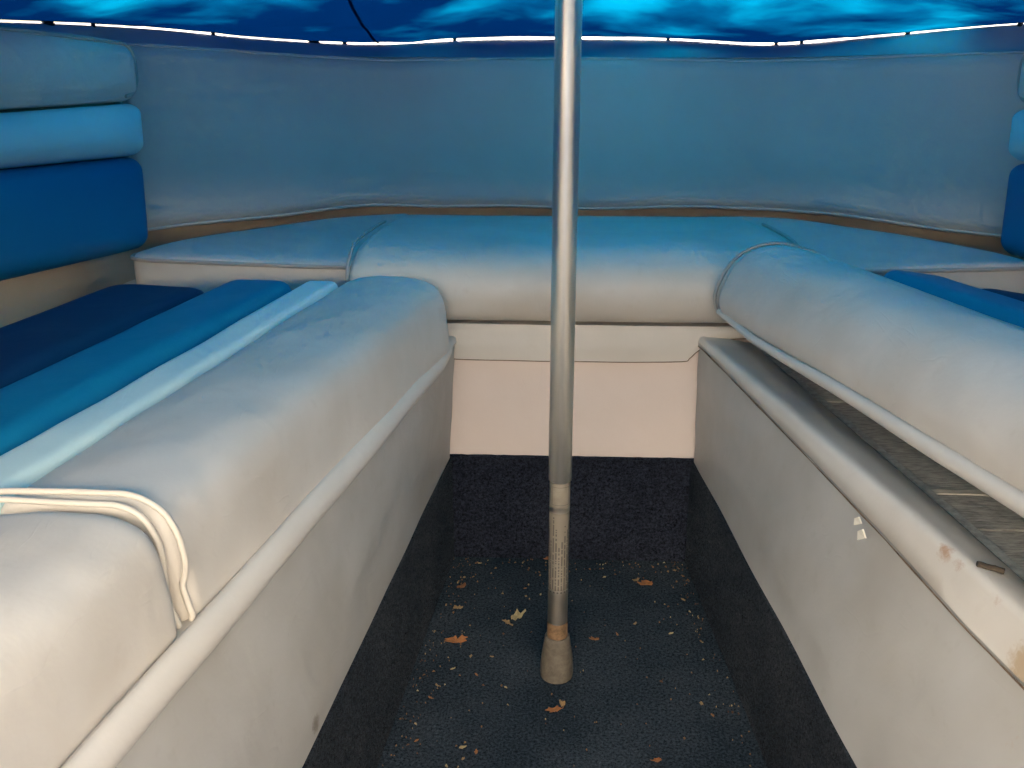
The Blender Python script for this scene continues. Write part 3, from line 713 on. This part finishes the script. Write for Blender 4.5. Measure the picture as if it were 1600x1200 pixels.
for k in range(-44, 45):
    t = k / 44; X = .302 * (math.sin(t * math.pi / 2) * .35 + t * .65)
    e = (.302 - abs(X)); kk = endk(e, .022)
    ring = []
    for (y, z) in BF:
        zz = .366 + (z - .366) * (1 - (1 - kk) * .26); yy = y + (.010 * (1 - kk) if y < 1.4 else 0)
        w_ = .0022 * nz((X * 8, y * 8, z * 8), 1) + .0012 * nz((X * 20, y * 20, z * 20), 1)
        ring.append((X, yy - w_ * (1 if y < 1.29 else 0), zz + w_ * (0 if y < 1.29 else 1)))
    rings.append(ring)
loft('front_bolster', rings, M['white'], bow, 60)
for s in (-1, 1):
    tube('piping', [(s * .301, y + .006, .366 + (z - .366) * .985 + .0) for (y, z) in BF[3:40]], .0026, M['dull_piping'], bow, 6)

# ------------------------------------------------------------------ support pole
PX, PY = -.018, 1.015
pole = tag(empty('support_pole', (PX, PY, 0)), 'upright telescoping aluminium pole with rubber foot propping up the cover', 'pole')
def lathe(name, prof, mat, parent, sides=32, smooth=40, arc=None, uv=False):
    rings = [[(PX + r * math.cos(t), PY + r * math.sin(t), z) for t in [2 * math.pi * k / sides for k in range(sides)]] for r, z in prof]
    return loft(name, rings, mat, parent, smooth)
lathe('upper_tube', [(.0122, .2625), (.0129, .2632), (.0130, .266), (.0130, .7), (.0130, 1.09), (.012, 1.095)], M['metal'], pole)
lathe('lower_tube', [(.0117, .03), (.0117, .15), (.0117, .27)], M['metal_low'], pole)
lathe('rubber_foot', [(.016, .0), (.0192, .001), (.0200, .006), (.0197, .018), (.0184, .032), (.0164, .046), (.0155, .053), (.0150, .056), (.0136, .0575), (.0118, .0575)], M['rubber'], pole)
lathe('tape_residue', [(.0118, .0578), (.0124, .058), (.0123, .072), (.0121, .0775), (.0118, .078)], M['rust'], pole)
def patch(name, r, z0, z1, a0, a1, mat, parent, nu=16):
    V = []; UV = []
    for i in range(nu + 1):
        t = R(a0 + (a1 - a0) * i / nu)
        for j, z in enumerate((z0, z1)):
            V.append((PX + r * math.cos(t), PY + r * math.sin(t), z)); UV.append((i / nu, j))
    return mesh(name, V, [(2 * i, 2 * i + 2, 2 * i + 3, 2 * i + 1) for i in range(nu)], mat, parent, 60, UV)
st = patch('printed_label', .01205, .125, .225, 195, 345, M['label'], pole)
for k in range(7):
    a = R(205 + 20.5 * k); c = Vector((PX + .0122 * math.cos(a), PY + .0122 * math.sin(a), .1225))
    tv = Vector((-math.sin(a), math.cos(a), 0)) * .0011
    mesh('printed_dot', [c - tv - Vector((0, 0, .0011)), c + tv - Vector((0, 0, .0011)), c + tv + Vector((0, 0, .0011)), c - tv + Vector((0, 0, .0011))], [(0, 1, 2, 3)], M['ink'], st, 0)
st2 = patch('square_sticker', .01205, .232, .2615, 205, 345, M['sticker'], pole)
for (a0, a1, z0, z1) in ((225, 325, .2355, .2361), (225, 325, .2575, .2581), (225, 228, .2355, .258), (322, 325, .2355, .258)):
    patch('printed_border', .01215, z0, z1, a0, a1, M['ink'], st2, 10)

# ------------------------------------------------------------------ litter on the carpet
C0 = Vector(cam.location)
def leaf(name, x, y, size, mat, rot, curl=.4, lobes=3, aspect=.55, z=.0015, seed=0):
    rnd = random.Random(seed); n = 20; V = [(0, 0, 0)]; 
    for k in range(n):
        t = 2 * math.pi * k / n; r = .8 * size * (.72 + .14 * math.sin(lobes * t + seed) + .55 * (rnd.random() - .5))
        px, py = r * math.cos(t), r * aspect * math.sin(t)
        V.append((px, py, curl * (.35 * px * px + 1.6 * py * py) / size + .22 * size * rnd.random()))
    zmin = min(v[2] for v in V); V = [Vector((a, b, c - zmin + .0006)) for a, b, c in V]
    m_ = len(V); V += [v + Vector((0, 0, .0007)) for v in V]
    F = [(0, 1 + (k + 1) % n, 1 + k) for k in range(n)] + [(m_, m_ + 1 + k, m_ + 1 + (k + 1) % n) for k in range(n)] + [(1 + k, 1 + (k + 1) % n, m_ + 1 + (k + 1) % n, m_ + 1 + k) for k in range(n)]
    o = mesh(name, V, F, mat, None, 30); o.location = (x, y, z); o.rotation_euler = (rnd.uniform(-.15, .15), rnd.uniform(-.15, .15), rot); return o
BIG = [
    (-.146, 1.075, .020, 'leaf_orange', .3, .7, 2, 'curled orange leaf scrap near the left carpet edge'),
    (-.070, 1.135, .019, 'leaf_pale', 1.0, .3, 5, 'ragged pale yellow leaf cluster left of the pole'),
    (-.083, 1.120, .012, 'leaf_tan', 2.4, .3, 4, 'tan leaf crumb touching the pale cluster left of the pole'),
    (.107, 1.222, .017, 'leaf_orange', -.2, .5, 3, 'orange leaf scrap on the right side of the carpet'),
    (.094, 1.232, .010, 'leaf_tan', .9, .5, 3, 'small tan scrap behind the orange leaf at right'),
    (-.020, .945, .015, 'leaf_orange', .5, .5, 4, 'orange brown leaf lying in front of the pole foot'),
    (-.012, .957, .009, 'leaf_tan', 1.9, .5, 3, 'tan scrap stuck to the leaf in front of the pole'),
    (-.030, 1.285, .010, 'leaf_brown', .2, .6, 3, 'brown leaf against the carpeted bow step behind the pole'),
    (-.150, 1.205, .011, 'leaf_brown', .8, .5, 3, 'dark brown scrap in the far left part of the carpet'),
    (-.150, 1.152, .012, 'leaf_tan', .2, .5, 2, 'flat tan flake at the far left carpet edge'),
    (.090, .868, .009, 'leaf_orange', .2, .5, 3, 'small orange scrap at the bottom centre of the carpet'),
    (.030, 1.087, .009, 'leaf_orange', .1, .5, 2, 'orange chip just right of the pole foot'),
]
for k, (x, y, sz, mt, rot, curl, lob, lab) in enumerate(BIG):
    tag(leaf('dry_leaf', x, y, sz, M[mt], rot, curl, lob, .55, seed=k * 3 + 1), lab, 'leaf', 'dry leaf scraps on the carpet')
CH = [(-.125, 1.045), (-.145, 1.018), (-.115, 1.008), (-.098, 1.045), (-.078, .985), (-.062, 1.205), (-.060, 1.185), (-.040, 1.190), (-.165, .962), (-.160, .985), (-.120, .880), (-.105, .873), (-.118, .862), (-.135, .850), (-.172, .888), (.155, 1.185), (.130, 1.105), (.122, 1.270), (.152, 1.262), (.05, 1.24), (.06, 1.10), (.085, 1.125), (-.13, 1.27), (.160, .945), (.150, .965)]
for k, (x, y) in enumerate(CH):
    o = leaf('wood_chip', x, y, random.uniform(.0035, .006), M[['leaf_tan', 'leaf_pale', 'leaf_orange'][k % 3]], random.uniform(0, 6), .3, 2, .5, seed=100 + k)
    tag(o, 'tiny tan chip scattered on the dark carpet', 'chip', 'tiny chips on the carpet')
V, F = [], []
for k in range(420):
    t = random.random(); y = .70 + .59 * random.random() ** .7; wd = xflo(y) - .008
    x = random.uniform(-wd, wd)
    if random.random() < .45: x = math.copysign(wd - abs(random.gauss(0, .02)), x)
    elif random.random() < .35: y = 1.287 - abs(random.gauss(0, .03))
    sz = random.uniform(.0005, .0017) if random.random() < .8 else random.uniform(.0015, .003); b0 = len(V); a = random.uniform(0, 6); c, s_ = math.cos(a) * sz, math.sin(a) * sz
    V += [(x + c, y + s_, .001), (x - s_ * .6, y + c * .6, .0015), (x - c, y - s_, .001), (x + s_ * .6, y - c * .6, .0022), (x, y, .0034)]
    F += [(b0, b0 + 1, b0 + 4), (b0 + 1, b0 + 2, b0 + 4), (b0 + 2, b0 + 3, b0 + 4), (b0 + 3, b0, b0 + 4)]
tag(mesh('leaf_crumbs', V, F, M['crumb'], None, 0), 'fine leaf crumbs strewn over the dark carpet', 'crumbs', kind='stuff')
# twig on the right bench rim
tw = [(.2945 + .0030 * i, .674 - .0010 * i + .0006 * math.sin(i * 2), .3625 - .0004 * i) for i in range(7)]
tag(tube('twig', tw, .0024, M['twig'], None, 7), 'short dark twig lying on the right bench rim', 'twig')
